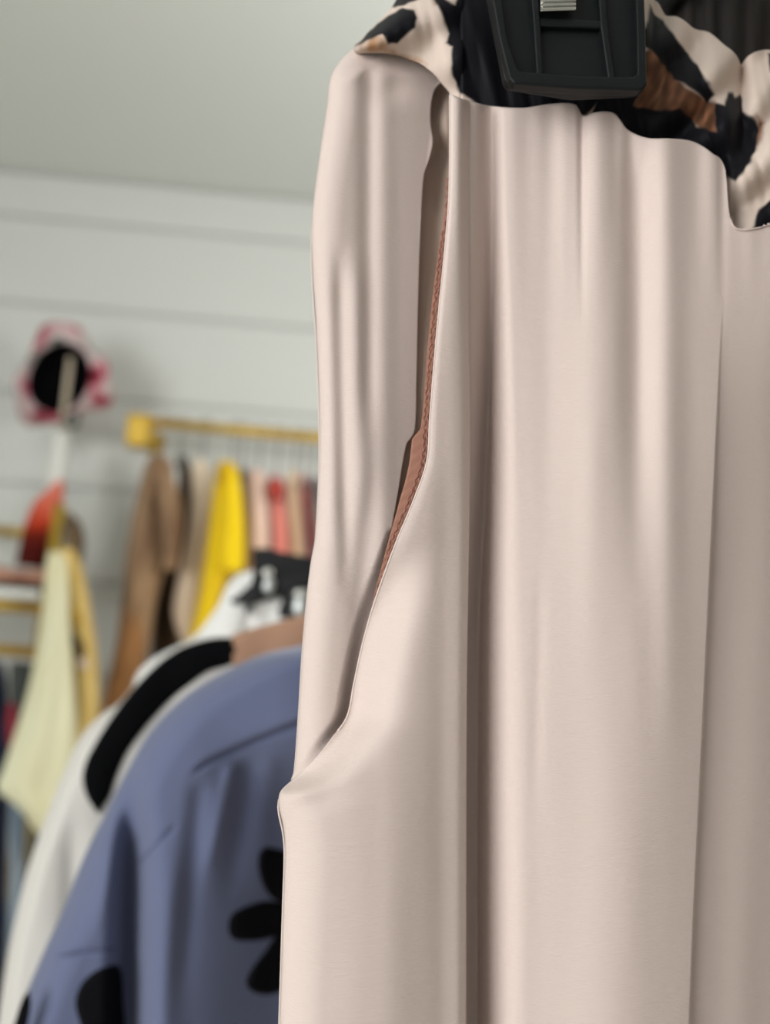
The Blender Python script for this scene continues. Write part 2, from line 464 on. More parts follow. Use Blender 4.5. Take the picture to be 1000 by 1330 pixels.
def bb(P): return min(p[0] for p in P)-8, min(p[1] for p in P)-8, max(p[0] for p in P)+8, max(p[1] for p in P)+8
BBX = {id(P): bb(P) for P in black+brown}
def cover(x, y, polys, soft):
    c = 0.
    for P in polys:
        a = BBX[id(P)]
        if not (a[0] < x < a[2] and a[1] < y < a[3]): continue
        d = dist_edge(x, y, P)
        s = d if inpoly(x, y, P) else -d
        c = max(c, sm(.5+s/(2*soft)))
    return c
CB, CK, CR = (.66, .55, .48), (.006, .006, .009), (.135, .062, .034)
def hW(x, y, v):
    h = -.008 + .009*math.sin(math.pi*clamp(v))
    fan = x + (y-100)*-.22
    g = .0024*nz(fan*.035, y*.006, 2.)+.0006*nz(fan*.09, y*.012, 7.)
    if x > 835:
        q = (x-835)*.62-(y-60)*.55       # gathers that run down to the right
        s = (x-835)*.55+(y-60)*.62
        g += .0030*math.sin(s*.115+.6*nz(x*.02, y*.02, 1.))*sm((x-835)/30)
        g += .003*gs(x, 925, 18)*gs(y, 70, 40)
        g -= .007*gs(x, 962, 9)*gs(y, 110, 70)
        g -= .006*gs(x, 953, 12)*gs(y, 255, 40)
    if x < 600:
        g += .0018*math.sin((x*.45+y*.8)*.10)
        h -= .020*(1-math.sqrt(max(0, 1-(1-clamp((x-(462-(y-60)*.9))/40))**2)))
    else:
        h += .0
    return h+g
rows, cols = [], []
NV, NU = 150, 640
for i in range(NV+1):
    v = i/NV; r = []
    for j in range(NU+1):
        x = lerp(462, 1230, (j/NU)**1.15)
        y = lerp(WB(x), WT(x), v)
        r.append(at(x, y, Y0-hW(x, y, v)))
        jx = x+2.2*nz(x*.09, y*.09, 4.); jy = y+2.2*nz(x*.09, y*.09, 8.)
        b = cover(jx, jy, black, 2.); n = cover(jx, jy, brown, 4.5)
        streak = .55+.9*nz(x*.10+y*.05, y*.035-x*.02, 3.)
        c = [lerp(CB[k], lerp(CR[k]*.7, CR[k]*2.6, clamp(streak-.2)**1.5), n) for k in range(3)]  # streaky brown print, with highlights painted in as paler streaks
        if x > 470 and x < 560 and n > .05: c = [lerp(CB[k], (.42, .24, .13)[k], n*clamp(streak+.1)) for k in range(3)]
        c = [lerp(c[k], CK[k], b) for k in range(3)]
        cols.append(c)
    rows.append(r)
mb = MB(); mb.grid(rows); mb.build('waistband', m_leopard, sk, solid=.001, attr=cols, label='gathered leopard-print elastic waistband')

# ------------------------------------------------------------------ clip hanger that carries the skirt
cl = thing('clip_hanger', 'black plastic clip hanger gripping the leopard-print waistband', 'hanger', tuple(at(745, 120, Y0-.02)))
YC = Y0-.022
def slab(poly, ya, yb, rnd=0):
    """prism from a pixel outline between two depths"""
    n = len(poly); c = (sum(p[0] for p in poly)/n, sum(p[1] for p in poly)/n)
    base = [at(x, y, YC) for x, y in poly]
    v = [Vector((p.x, ya, p.z)) for p in base]+[Vector((p.x, yb, p.z)) for p in base]
    f = [tuple(range(n)), tuple(reversed(range(n, 2*n)))]+[(i, n+i, n+(i+1) % n, (i+1) % n) for i in range(n)]
    return v, f
def chamfer(P, r):
    out = []
    n = len(P)
    for i in range(n):
        p = Vector(P[i]); a = Vector(P[i-1]); b = Vector(P[(i+1) % n])
        da = (a-p).normalized(); db = (b-p).normalized()
        for k in range(5):
            t = k/4
            q = (p+da*r)*(1-t)**2 + p*2*t*(1-t) + (p+db*r)*t*t
            out.append((q.x, q.y))
    return out
jaw = chamfer([(610, -130), (838, -130), (834, 120), (745, 124), (656, 110)], 9)
v, f = slab(jaw, YC-.001, YC+.004); obj('clip_jaw', v, f, m_clip, cl, smooth=False, bevel=.0008)
def ribs(poly, t=.0045): return slab(poly, YC-t, YC+.001)
def rib(name, poly, t):
    v, f = slab(poly, YC-t, YC-.0005); return obj(name, v, f, m_clip, cl, smooth=False, bevel=.0007)
# raised rim: one continuous U-shaped frame
outer = [(612, -128), (645, 60), (658, 112), (664, 119), (745, 125), (826, 127), (834, 121), (832, 40), (826, -128)]
inner = [(630, -128), (655, 60), (667, 98), (672, 103), (745, 109), (816, 110), (822, 106), (821, 40), (816, -128)]
n = len(outer)
po = [at(x, y, YC) for x, y in outer]; pi_ = [at(x, y, YC) for x, y in inner]
ya, yb = YC-.0055, YC-.0005
v = [(p.x, ya, p.z) for p in po]+[(p.x, ya, p.z) for p in pi_]+[(p.x, yb, p.z) for p in po]+[(p.x, yb, p.z) for p in pi_]
f = []
for i in range(n-1):
    f += [(i, i+1, n+i+1, n+i), (i, 2*n+i, 2*n+i+1, i+1), (n+i, n+i+1, 3*n+i+1, 3*n+i), (2*n+i, 3*n+i, 3*n+i+1, 2*n+i+1)]
f += [(0, n, 3*n, 2*n), (n-1, 3*n-1, 4*n-1, 2*n-1)]
obj('clip_rim', v, f, m_clip, cl, smooth=False, bevel=.0008)
rib('clip_rib', [(676, -128), (688, -128), (699, 40), (702, 105), (694, 104), (690, 40)], .0042)
rib('clip_rib', [(766, -128), (777, -128), (785, 40), (795, 110), (786, 110), (776, 40)], .0042)
rib('clip_cross_rib', [(694, 30), (779, 34), (781, 44), (696, 41)], .0036)
# bright spring strip over the hinge
mb = MB()
rows = []
for i in range(121):
    y = lerp(-60, 13, i/120); r = []
    for j in range(13):
        x = lerp(702, 748, j/12)
        hh = .0062+.0013*math.sin(y*1.15)
        r.append(at(x, y-1.5*(j/12), YC-hh))
    rows.append(r)
mb.grid(rows); mb.build('spring_strip', m_steel, cl, solid=.0008, label='ridged silver spring strip')
jb = chamfer([(630, -130), (820, -130), (815, 100), (660, 92)], 9)
v, f = slab(jb, Y0+.012, Y0+.016); obj('clip_jaw', v, f, m_clip, cl, smooth=False, bevel=.0008)
RX, RZ = at(640, 150, .7).x, 1.70
pc = at(730, -120, Y0)
HC = Vector((RX+.02, Y0, 0))
mb = MB(); mb.tube([(pc.x-.02, Y0, pc.z+.012), (pc.x+.12, Y0, pc.z+.02), (pc.x+.30, Y0, pc.z+.012)], .005, 12); mb.build('crossbar', m_clip, cl)
mb = MB()
hx = pc.x+.12
mb.tube([(hx, Y0, pc.z+.02), (hx, Y0, pc.z+.085)]+[(hx+.018*math.cos(a)-.018+.018, Y0, pc.z+.105+.02*math.sin(a)) for a in [math.radians(q) for q in range(-90, 181, 15)]], .0016, 8)
mb.build('hook', m_steel, cl)
FRONT_RAIL = (hx, pc.z+.125)

# ------------------------------------------------------------------ generic sheets of cloth hung facing us
def sheet(name, mt, parent, outline, spine, Y, hfun, rnd=30, depth=.03, n=150, m_=110, back=True, solid=.0012):
    o = path(outline, n); s = path(spine, n)
    rows = []; rb = []
    for (ax, ay), (bx, by) in zip(o, s):
        L = math.dist((ax, ay), (bx, by)); r = []; q = []
        for j in range(m_+1):
            t = (j/m_)**1.35
            x, y = lerp(ax, bx, t), lerp(ay, by, t); d = L*t
            e = 1-math.sqrt(max(0, 1-(1-clamp(d/rnd))**2))
            r.append(at(x, y, Y-hfun(x, y)*(1-e)+depth*.5*e))
            q.append(at(x, y, Y+depth*.5+depth*.5*(1-e)))
        rows.append(r); rb.append(list(reversed(q)))
    mb = MB()
    mb.grid([b[:-1]+a for a, b in zip(rows, rb)] if back else rows)
    return mb.build(name, mt, parent, solid=solid)

def coat_hanger(label, x, Y, z, width, rail_z, mt=None, yaw=0., group=None, drop=.06, hm=None):
    """a plain hanger whose hook reaches up to the rail; yaw turns its arms from the x axis"""
    t = thing('coat_hanger', label, 'hanger', (x, Y, z), group)
    c, s = math.cos(yaw), math.sin(yaw)
    mb = MB(); pts = []
    for k in range(17):
        u = -1+k/8
        pts.append((x+c*u*width, Y+s*u*width, z-drop*abs(u)**1.3))
    mb.tube(pts, .005, 8); mb.build('shoulder_bar', mt or m_hanger, t)
    mb = MB()
    r = .017
    top = rail_z
    st = [(x, Y, z), (x, Y, top-r*1.2)]
    for k in range(0, 14):
        a = math.radians(-90+k*20)
        st.append((x-s*r*math.cos(a)*-1, Y+c*r*math.cos(a)*.9, top+r*math.sin(a)*.9))
    mb.tube(st, .0016, 8); mb.build('hook', hm or m_hook, t)
    return t

# ------------------------------------------------------------------ blue top
YB = .72
bl = thing('blue_top', 'dusty blue cotton top with black flower patches, behind the skirt', 'top', tuple(at(350, 1330, YB)))
BO = [(470, 822), (430, 829), (392, 838), (340, 850), (290, 873), (240, 904), (195, 950), (165, 1000), (140, 1050), (110, 1110), (82, 1180), (55, 1240), (30, 1300), (5, 1370), (-20, 1460)]
BS = [(560, 836), (570, 850), (580, 880), (590, 910), (600, 940), (610, 980), (615, 1020), (620, 1060), (625, 1110), (630, 1180), (630, 1240), (630, 1300), (630, 1360), (630, 1420), (630, 1480)]
yoke_s = crv([(180, 1040), (255, 998), (275, 985), (330, 960), (390, 936), (480, 905), (620, 880)])
def hBl(x, y):
    h = .03
    h -= .042*gs(x, 170-(y-1100)*.01, 19)*sm((y-960)/160)
    h += .012*gs(x, 222-(y-1100)*.04, 30)*sm((y-1050)/150)
    h -= .016*sm((x-235)/90)*sm((y-yoke_s(x)+3)/9)*.4+.05*sm((x-255)/160)*sm((y-940)/110)
    yk = yoke_s(x)
    h -= .0035*gs(y, yk+2, 4)*sm((x-245)/15)
    h -= .005*gs(x, 262-(y-1000)*.1, 14)*sm((y-1000)/40)*(1-sm((y-1200)/200))
    h += .004*gs(x, 300-(y-1000)*.22, 10)*sm((y-985)/20)*(1-sm((y-1080)/70))
    h -= .004*gs(x, 322-(y-1000)*.16, 14)*sm((y-980)/20)*(1-sm((y-1090)/100))
    h += .002*gs(x, 350-(y-1000)*.1, 14)*sm((y-970)/20)*(1-sm((y-1090)/100))
    h -= .006*gs(x, 175+(y-960)*-.35, 22)*sm((y-930)/60)*(1-sm((y-1120)/100))
    h -= .002*gs(y-(1120-(x-180)*1.0), 0, 5)*sm((x-175)/10)*(1-sm((x-222)/10))
    h -= .0025*gs(y, 1240-(x-75)*.12, 4)*(1-sm((x-140)/15))
    h += .004*nz(x*.012, y*.005, 2.)
    return h
sheet('body', m_blue, bl, BO, BS, YB, hBl, rnd=55, depth=.06, n=260, m_=220)
def seam(pts, name, mt, par, Y, hf, r, n=60):
    p = path(pts, n); mb = MB(); mb.tube([at(x, y, Y-hf(x, y)-.0002) for x, y in p], r, 7); return mb.build(name, mt, par)
seam([(252, 1000), (275, 985), (330, 960), (390, 936), (430, 921)], 'yoke_seam', m_thread_blue, bl, YB, hBl, .0006)
seam([(182, 1120), (200, 1100), (226, 1074)], 'shoulder_seam', m_thread_blue, bl, YB, hBl, .0005)
seam([(76, 1241), (110, 1236), (148, 1232)], 'sleeve_seam', m_thread_blue, bl, YB, hBl, .0005)
def petals(name, polys, par, Y, hf, mt, th=.0035):
    """flat felt petals: a filled patch following the cloth, with thickness"""
    mb = MB()
    for P in polys:
        b = path(P+[P[0]], 41)[:-1]; n = len(b)
        cx, cy = sum(p[0] for p in b)/n, sum(p[1] for p in b)/n
        base = len(mb.v); K = 8
        for k in range(K+1):
            t = k/K
            for (x, y) in b:
                X, Z = lerp(x, cx, t), lerp(y, cy, t)
                mb.v.append(tuple(at(X, Z, Y-hf(X, Z)-th*min(1, t*4)**.5-.0002)))
        for k in range(K):
            for i in range(n):
                mb.f.append((base+k*n+i, base+(k+1)*n+i, base+(k+1)*n+(i+1) % n, base+k*n+(i+1) % n))
    return mb.build(name, mt, par)
petals('flower_patch', [[(345, 1100), (362, 1103), (378, 1110), (385, 1150), (380, 1180), (362, 1172), (346, 1158), (336, 1130), (337, 1108)],
                        [(378, 1178), (350, 1170), (318, 1178), (300, 1190), (297, 1210), (304, 1220), (330, 1222), (360, 1216), (385, 1208)],
                        [(385, 1210), (360, 1215), (345, 1235), (325, 1262), (320, 1278), (328, 1288), (348, 1292), (366, 1286), (385, 1262)],
                        [(382, 1180), (400, 1150), (425, 1130), (440, 1150), (425, 1175), (398, 1198)],
                        [(380, 1205), (405, 1205), (440, 1220), (436, 1245), (410, 1250), (388, 1232)]], bl, YB, hBl, m_velvet)
petals('flower_patch', [[(152, 1252), (130, 1258), (108, 1275), (98, 1298), (100, 1316), (112, 1345), (140, 1360), (160, 1345), (160, 1300), (158, 1262)]], bl, YB, hBl, m_velvet)
petals('flower_patch', [[(38, 1286), (30, 1296), (20, 1325), (16, 1345), (30, 1350), (36, 1330), (40, 1305)]], bl, YB, hBl, m_velvet)
hx_, RAILZ = at(560, 800, YB).x, FRONT_RAIL[1]-.002
coat_hanger('dark hanger inside the dusty blue top', hx_, YB+.03, at(560, 815, YB).z, .12, RAILZ)

# ------------------------------------------------------------------ white sweater with the black shoulder band
YS = .90
sw = thing('knit_sweater', 'white knit sweater with a wide black band over its shoulder', 'sweater', tuple(at(200, 1330, YS)))
SO = [(420, 796), (380, 803), (330, 816), (300, 826), (280, 827), (258, 831), (232, 841), (205, 860), (176, 889), (155, 913), (136, 925), (110, 950), (84, 1000), (60, 1060), (42, 1110), (25, 1170), (10, 1240), (-2, 1320), (-15, 1420)]
SS = [(560, 800), (560, 815), (560, 830), (560, 845), (560, 860), (560, 880), (560, 900), (560, 920), (560, 945), (556, 975), (550, 1000), (545, 1030), (535, 1070), (525, 1120), (515, 1160), (505, 1200), (490, 1260), (480, 1330), (465, 1430)]
def hS(x, y): return .03+.004*nz(x*.02, y*.008, 6.)-.006*gs(x, 95, 14)*sm((y-1050)/80)
sheet('body', m_knit, sw, SO, SS, YS, hS, rnd=26, depth=.06)
def band(name, mt, par, a, b, Y, hf, th, n=90, m_=14):
    A, B = path(a, n), path(b, n); rows = []
    for (ax, ay), (bx, by) in zip(A, B):
        r = []
        for j in range(m_+1):
            t = j/m_; x, y = lerp(ax, bx, t), lerp(ay, by, t)
            r.append(at(x, y, Y-hf(x, y)-th*(math.sin(math.pi*t)**.5 if 0 < t < 1 else -.3)))
        rows.append(r)
    mb = MB(); mb.grid(rows); return mb.build(name, mt, par, solid=.002)
band('shoulder_band', m_blackknit, sw,
     [(306, 829), (285, 828), (258, 833), (232, 843), (205, 862), (176, 891), (150, 924), (124, 964), (110, 992), (106, 1012), (112, 1035), (124, 1053)],
     [(306, 862), (290, 868), (270, 874), (248, 890), (226, 907), (204, 929), (184, 953), (168, 975), (158, 995), (151, 1012), (143, 1036), (127, 1056)], YS, hS, .006)
band('tan_yoke', m_tan, sw, [(303, 826), (330, 818), (360, 810), (400, 799), (440, 790), (480, 785)], [(303, 880), (330, 872), (360, 862), (400, 855), (440, 850), (480, 850)], YS, hS, .004)
coat_hanger('dark hanger inside the white knit sweater', at(560, 780, YS).x, YS+.03, at(560, 800, YS).z, .16, RAILZ)

# ------------------------------------------------------------------ white and black blouse
YW = 1.08
wb = thing('patterned_blouse', 'white blouse with a glossy black top and silver snaps, above the tan yoke', 'blouse', tuple(at(330, 860, YW)))
WO = [(430, 728), (400, 728), (370, 730), (340, 738), (312, 745), (296, 760), (284, 785), (268, 808), (250, 828), (222, 843), (200, 855), (180, 873), (172, 900), (175, 1000)]
WS = [(540, 735), (540, 750), (540, 765), (540, 780), (540, 800), (540, 820), (530, 840), (520, 860), (500, 880), (480, 900), (460, 940), (440, 970), (420, 1010)]
def hWb(x, y): return .02+.006*nz(x*.03, y*.02, 3.)-.006*gs(x, 322, 8)*sm((y-780)/20)
sheet('body', m_white, wb, WO, WS, YW, hWb, rnd=16, depth=.05, n=90, m_=80)
from mathutils.geometry import tessellate_polygon
def fill(name, polys, par, Y, mt):
    V, Fc = [], []
    for P in polys:
        b = len(V); P3 = [Vector((x, y, 0)) for x, y in P]
        V += [at(x, y, Y-.004*nz(x*.03, y*.03)-.0003*(x-360)*.1) for x, y in P]
        Fc += [tuple(b+q for q in t) for t in tessellate_polygon([P3])]
    return obj(name, V, Fc, mt, par, smooth=False, solid=.003)
fill('black_panel', [[(329, 713), (345, 713), (370, 718), (405, 724), (440, 730), (440, 770), (404, 764), (384, 764), (378, 770), (382, 790), (384, 802), (363, 804), (362, 790), (367, 782), (364, 775), (352, 772), (338, 773), (326, 760), (330, 744), (328, 728)],
                       [(330, 742), (326, 758), (312, 771), (298, 780), (302, 785), (316, 784), (319, 797), (324, 799), (327, 785), (345, 778), (362, 776), (345, 765)],
                       [(404, 764), (440, 765), (440, 800), (400, 806), (397, 790)]], wb, YW-.028, m_gloss)
def disc(name, mt, par, px, py, Y, rx, rz, th):
    c = at(px, py, Y); mb = MB(); rows = []
    for k in range(7):
        a = k/6*math.pi/2; rows.append([(c.x+rx*math.cos(a)*math.cos(q), c.y-th*math.sin(a), c.z+rz*math.cos(a)*math.sin(q)) for q in [2*math.pi*i/24 for i in range(25)]])
    mb.grid(rows); return mb.build(name, mt, par)
m_silver = mat('silver_cloth', srgb(205, 210, 210), .3, .5)
for (px, py, rx, rz, mt, nm) in ((347.5, 744, .0062, .0058, m_steel, 'silver_snap'), (349, 760, .0066, .0095, m_silver, 'silver_snap_tab'), (391, 771, .0085, .0048, m_steel, 'silver_snap'), (390, 787, .0080, .013, m_silver, 'silver_snap_tab')):
    disc(nm, mt, wb, px, py, YW-.034, rx, rz, .005)
coat_hanger('dark hanger inside the white and black blouse', at(560, 700, YW).x, YW+.03, at(560, 732, YW).z, .14, RAILZ)

# ------------------------------------------------------------------ dark ribbed garment behind the waistband
YD = .56
dg = thing('dark_coat', 'dark brown ribbed coat behind the leopard waistband', 'coat', tuple(at(950, 700, YD)))
rows = []
for i in range(61):
    r = []
    for j in range(121):
        x = lerp(700, 1230, j/120); y = lerp(-25+abs(x-820)*.10, 900, i/60)
        r.append(at(x, y, YD-.012*math.sin(x*.035)-.004*math.sin(x*.22+.4*nz(x*.01, y*.01))-.01*sm((y)/400)))
    q = [at(lerp(1230, 700, j/20), lerp(-25, 900, i/60), YD+.05) for j in range(21)]
    rows.append(r+q+[r[0]])
mb = MB(); mb.grid(rows); mb.build('coat_body', m_darkbrown, dg)
zc = at(820, -25, YD).z
rx_ = FRONT_RAIL[0]
coat_hanger('dark hanger inside the dark brown coat', rx_, YD+.02, zc+.01, .12, RAILZ)

# ceiling-hung rail that carries the front garments
cr = thing('clothes_rail', 'dark ceiling-hung rail carrying the front garments', 'rail', (rx_, .7, RAILZ))
mb = MB(); mb.tube([(rx_, .30, RAILZ), (rx_, 1.35, RAILZ)], .010, 14); mb.build('rail', m_hook, cr)
for y in (.62, 1.25):
    mb = MB(); mb.tube([(rx_, y, RAILZ), (rx_, y, ceil_z)], .006, 12); mb.build('hanging_rod', m_hook, cr)

# ------------------------------------------------------------------ lofted garments at the back
def loft(name, mt, parent, rows, Y, b=.11, seed=0, folds=.10, nf=5, cap=True, n=40, m_=56, top=.35, solid=0):
    L = crv([(r[0], r[1]) for r in rows]); R = crv([(r[0], r[2]) for r in rows])
    y0, y1 = rows[0][0], rows[-1][0]
    mb = MB(); G = []
    for i in range(n+1):
        y = lerp(y0, y1, i/n)
        pL, pR = at(L(y), y, Y), at(R(y), y, Y)
        c = (pL+pR)/2; a = max((pR-pL).length/2, .001)
        d = Vector((c.x-CAM.x, c.y-CAM.y, 0)).normalized(); e = Vector((d.y, -d.x, 0))
        bb_ = b*lerp(top, 1, sm(i/n*3))
        r = []
        for k in range(m_+1):
            th = 2*math.pi*(k % m_)/m_
            w = 1+folds*math.sin(nf*th+seed+y*.006)*abs(math.sin(th))+folds*.6*nz(math.cos(th)*1.5+seed, math.sin(th)*1.5, y*.012)
            r.append(c+e*(a*math.cos(th))+d*(bb_*math.sin(th)*w))
        G.append(r)
    if cap:
        c0 = sum((Vector(p) for p in G[0][:-1]), Vector())/m_; G.insert(0, [c0]*(m_+1))
        c1 = sum((Vector(p) for p in G[-1][:-1]), Vector())/m_; G.append([c1]*(m_+1))
    mb.grid(G)
    return mb.build(name, mt, parent)
def garment(name, label, cat, rows, Y, mt, group=None, hang=None, **k):
    c = (rows[-1][1]+rows[-1][2])/2
    t = thing(name, label, cat, tuple(at(c, rows[-1][0], Y)), group)
    loft('body', mt, t, rows, Y, **k)
    if hang:
        cx = (rows[0][1]+rows[0][2])/2
        p = at(cx, rows[0][0]+5, Y)
        yaw = math.atan2(p.y, p.x)
        coat_hanger(hang, p.x, YR, p.z, .045, rail_at(p.x), yaw=yaw, group='hangers on the gold rail', drop=.025)
    return t
YR = 2.30
ra, rb_ = at(170, 546, YR), at(560, 583, YR)
rz = (ra.z+rb_.z)/2
def rail_at(x): return lerp(ra.z, rb_.z, (x-ra.x)/(rb_.x-ra.x))+.004
gr = thing('gold_rail', 'gold pipe clothes rail fixed to the white board wall', 'rail', (ra.x, WY, ra.z))
mb = MB(); mb.tube([ra, rb_], .0125, 16); mb.build('rail_pipe', m_gold, gr)
for p in (at(181, 552, YR), at(548, 590, YR)):
    # wall flange, arm and elbow of one bracket
    zt = rail_at(p.x)-.004
    mb = MB(); mb.tube([(p.x, WY-.001, zt-.01), (p.x, WY-.012, zt-.01)], .030, 20); mb.tube([(p.x, WY-.012, zt-.01), (p.x, YR, zt-.01)], .014, 16)
    mb.build('wall_bracket', m_gold, gr)
    mb = MB(); mb.box((p.x-.028, YR-.024, zt-.066), (p.x+.034, YR+.024, zt+.016)); mb.build('corner_fitting', m_gold, gr, smooth=False, bevel=.012)

m_brown = cloth('brown_suede', (172, 142, 110), (120, 92, 70), (14, 14, 4))
m_rust = cloth('camel_suede', (182, 132, 82), (150, 108, 70), (14, 14, 4))
j = garment('brown_jacket', 'mottled brown jacket, first on the gold rail by its bracket', 'jacket',
            [(592, 198, 216), (602, 190, 224), (630, 182, 224), (661, 174, 222), (722, 163, 216), (783, 157, 202), (844, 150, 194), (900, 138, 180), (1010, 120, 165)], YR-0.06, m_brown, hang='dark hanger carrying the mottled brown jacket', b=0.09, seed=1)
loft('sleeve', m_brown, j, [(612, 212, 222), (640, 206, 232), (680, 210, 236), (715, 212, 233), (740, 210, 230)], YR-.145, b=.03, seed=3)
loft('lower_front', m_rust, j, [(790, 160, 180), (820, 154, 188), (860, 146, 184), (920, 132, 170), (1010, 118, 158)], YR-.13, b=.04, seed=2)
garment('dark_brown_coat', 'dark brown coat hanging right of the mottled brown jacket', 'coat',
        [(594, 237, 242), (606, 233, 248), (650, 231, 251), (695, 226, 249), (740, 204, 246), (800, 199, 243), (850, 196, 242), (920, 190, 244), (1010, 185, 245)], YR+0.10, cloth('dark_brown_wool', (96, 76, 56), (60, 46, 34)), hang='dark hanger carrying the dark brown coat', b=0.05, seed=4)
bg_ = garment('beige_top', 'plain beige long-sleeved top left of the yellow dress', 'top',
        [(598, 254, 266), (612, 249, 274), (650, 248, 276), (690, 244, 274), (730, 236, 270), (780, 226, 264), (800, 225, 260), (825, 232, 254), (842, 240, 250)], YR-0.03, cloth('beige_jersey', (236, 218, 194)), hang='dark hanger carrying the plain beige top', b=0.050, seed=5, folds=.06)
loft('cuff', cloth('beige_rib', (178, 152, 122)), bg_, [(783, 226, 262), (790, 225, 261)], YR-.025, b=.054, seed=5, folds=.06, n=6)
yd = garment('yellow_dress', 'bright yellow dress hanging on the gold rail', 'dress',
        [(600, 286, 304), (612, 281, 310), (660, 275, 314), (700, 270, 317), (728, 266, 317), (741, 264, 310), (750, 262, 298), (770, 259, 290), (800, 253, 281), (840, 243, 272), (900, 230, 258), (980, 215, 250)], YR-0.12, cloth('yellow_cotton', (250, 214, 20), (236, 196, 40), (10, 10, 3)), hang='dark hanger carrying the bright yellow dress', b=0.040, seed=6)
loft('sleeve', cloth('yellow_cotton_plain', (250, 214, 30)), yd, [(612, 296, 308), (640, 292, 314), (690, 290, 318), (725, 286, 318), (742, 290, 316)], YR-.165, b=.02, seed=8)
loft('neckline', cloth('ochre_rib', (198, 158, 20)), yd, [(602, 284, 296), (614, 280, 298), (628, 282, 297)], YR-.165, b=.012, seed=2, n=10)
garment('brown_sliver', 'narrow brown sliver squeezed between yellow dress and pale pink blouse', 'shirt',
        [(612, 314, 322), (640, 314, 326), (700, 316, 326), (770, 315, 326)], YR+0.11, cloth('plain_brown', (150, 112, 78)), hang='dark hanger carrying the narrow brown sliver', b=0.05, seed=7)  # thin brown loft in the gap beside the yellow dress
garment('pink_blouse', 'pale peach-pink blouse hanging on the gold rail', 'blouse',
        [(612, 328, 340), (625, 321, 346), (650, 321, 348), (690, 321, 351), (740, 321, 352), (820, 320, 352)], YR-0.02, cloth('peach_cotton', (252, 226, 210), (240, 206, 190)), hang='dark hanger carrying the pale pink blouse', b=0.09, seed=8)
co = garment('coral_blouse', 'coral pink blouse with a darker red collar on the gold rail', 'blouse',
        [(620, 352, 364), (632, 349, 369), (660, 350.5, 372), (700, 354, 376), (740, 355, 376), (820, 356, 376)], YR+0.00, cloth('coral_cotton', (238, 150, 138)), hang='dark hanger carrying the coral blouse', b=0.08, seed=9)
loft('collar', cloth('dark_red_rib', (178, 70, 62)), co, [(622, 350, 366), (634, 347, 371), (648, 349, 368)], YR-.06, b=.035, seed=9, n=10)
garment('sand_blouse', 'sand coloured blouse between the coral and the red ones', 'blouse',
        [(614, 376, 387), (630, 372, 388), (660, 374, 390), (700, 378, 394), (760, 379, 396), (820, 379, 396)], YR-0.01, cloth('sand_cotton', (232, 204, 168)), hang='dark hanger carrying the sand blouse', b=0.08, seed=10)
garment('red_blouse', 'dark red blouse on the gold rail, next to the skirt edge', 'blouse',
        [(618, 391, 397), (630, 389.5, 401), (660, 391.5, 402), (700, 396, 406), (740, 399, 408), (820, 399, 409)], YR+0.00, cloth('brick_red_cotton', (172, 62, 56), (196, 84, 84), (6, 6, 4)), hang='dark hanger carrying the dark red blouse', b=0.08, seed=11)
garment('grey_shirt', 'grey mauve shirt at the end of the gold rail, half behind the skirt', 'shirt',
        [(620, 404, 412), (632, 403, 420), (680, 405, 424), (740, 410, 428), (820, 412, 432)], YR+0.01, cloth('grey_cotton', (176, 158, 152), (96, 92, 92), (10, 10, 6)), hang='dark hanger carrying the grey mauve shirt', b=0.08, seed=12)

# ------------------------------------------------------------------ hat on its stand
YH = 2.27
hs = thing('hat_stand', 'white post with a thin rod holding the floral hat', 'stand', (at(78, 640, YH).x, YH, 0))
pt = at(80, 560, YH)
px_ = pt.x
YU = 2.12
SHZ = at(30, 765, YU-.01).z
hs.location = (px_, YH, SHZ)
mb = MB(); mb.tube([(px_, YH, SHZ+.0005), (px_, YH, SHZ+.010)], .036, 28); mb.build('base', m_trim, hs)
mb = MB(); mb.tube([(px_, YH, SHZ+.008), (px_, YH, pt.z-.006), (px_, YH, pt.z)], [.021, .021, .014], 20); mb.build('post', m_trim, hs)
hat_c = at(73, 490, YH)
mb = MB(); mb.tube([(px_, YH, pt.z-.01), (px_, YH+.004, hat_c.z), (px_, YH+.006, at(77, 462, YH).z)], .0068, 12); mb.build('rod', mat('pale_wood', srgb(196, 184, 162), .6), hs)
rc = at(94, 546, YH-.03)
mb = MB(); mb.tube([(rc.x+.014*math.cos(a), rc.y, rc.z+.014*math.sin(a)) for a in [2*math.pi*k/28 for k in range(29)]], .0065, 10, cap=False)
mb.tube([(rc.x-.015, rc.y, rc.z), (px_, YH, rc.z+.004)], .0035, 8); mb.build('ring', mat('dark_steel', srgb(96, 96, 92), .35, .8), hs)
# the hat: a crown and a ruffled brim turned to show its black lining
m_hat = mat('floral_cotton', srgb(222, 190, 192), .85, spec=.15, attr=False)
nt = m_hat.node_tree; N = nt.nodes; L_ = nt.links
tcn = N.new('ShaderNodeTexCoord'); vo = N.new('ShaderNodeTexNoise'); vo.inputs['Scale'].default_value = 17; vo.inputs['Detail'].default_value = 2
rp = N.new('ShaderNodeValToRGB'); rp.color_ramp.interpolation = 'LINEAR'
el = rp.color_ramp.elements
el[0].position = .30; el[0].color = srgb(84, 92, 84); el[1].position = .42; el[1].color = srgb(202, 192, 190)
for p, c in ((.52, srgb(204, 176, 178)), (.59, srgb(190, 112, 126)), (.66, srgb(160, 56, 74)), (.76, srgb(70, 30, 38))):
    e = el.new(p); e.color = c
L_.new(tcn.outputs['Object'], vo.inputs['Vector']); L_.new(vo.outputs['Fac'], rp.inputs['Fac']); L_.new(rp.outputs['Color'], N['Principled BSDF'].inputs['Base Color'])
hat = thing('bucket_hat', 'pink and red floral hat with a black lining on the white post', 'hat', tuple(hat_c))
ax = Vector((.10, 1.0, .22)).normalized()                 # towards the crown's top, away from us
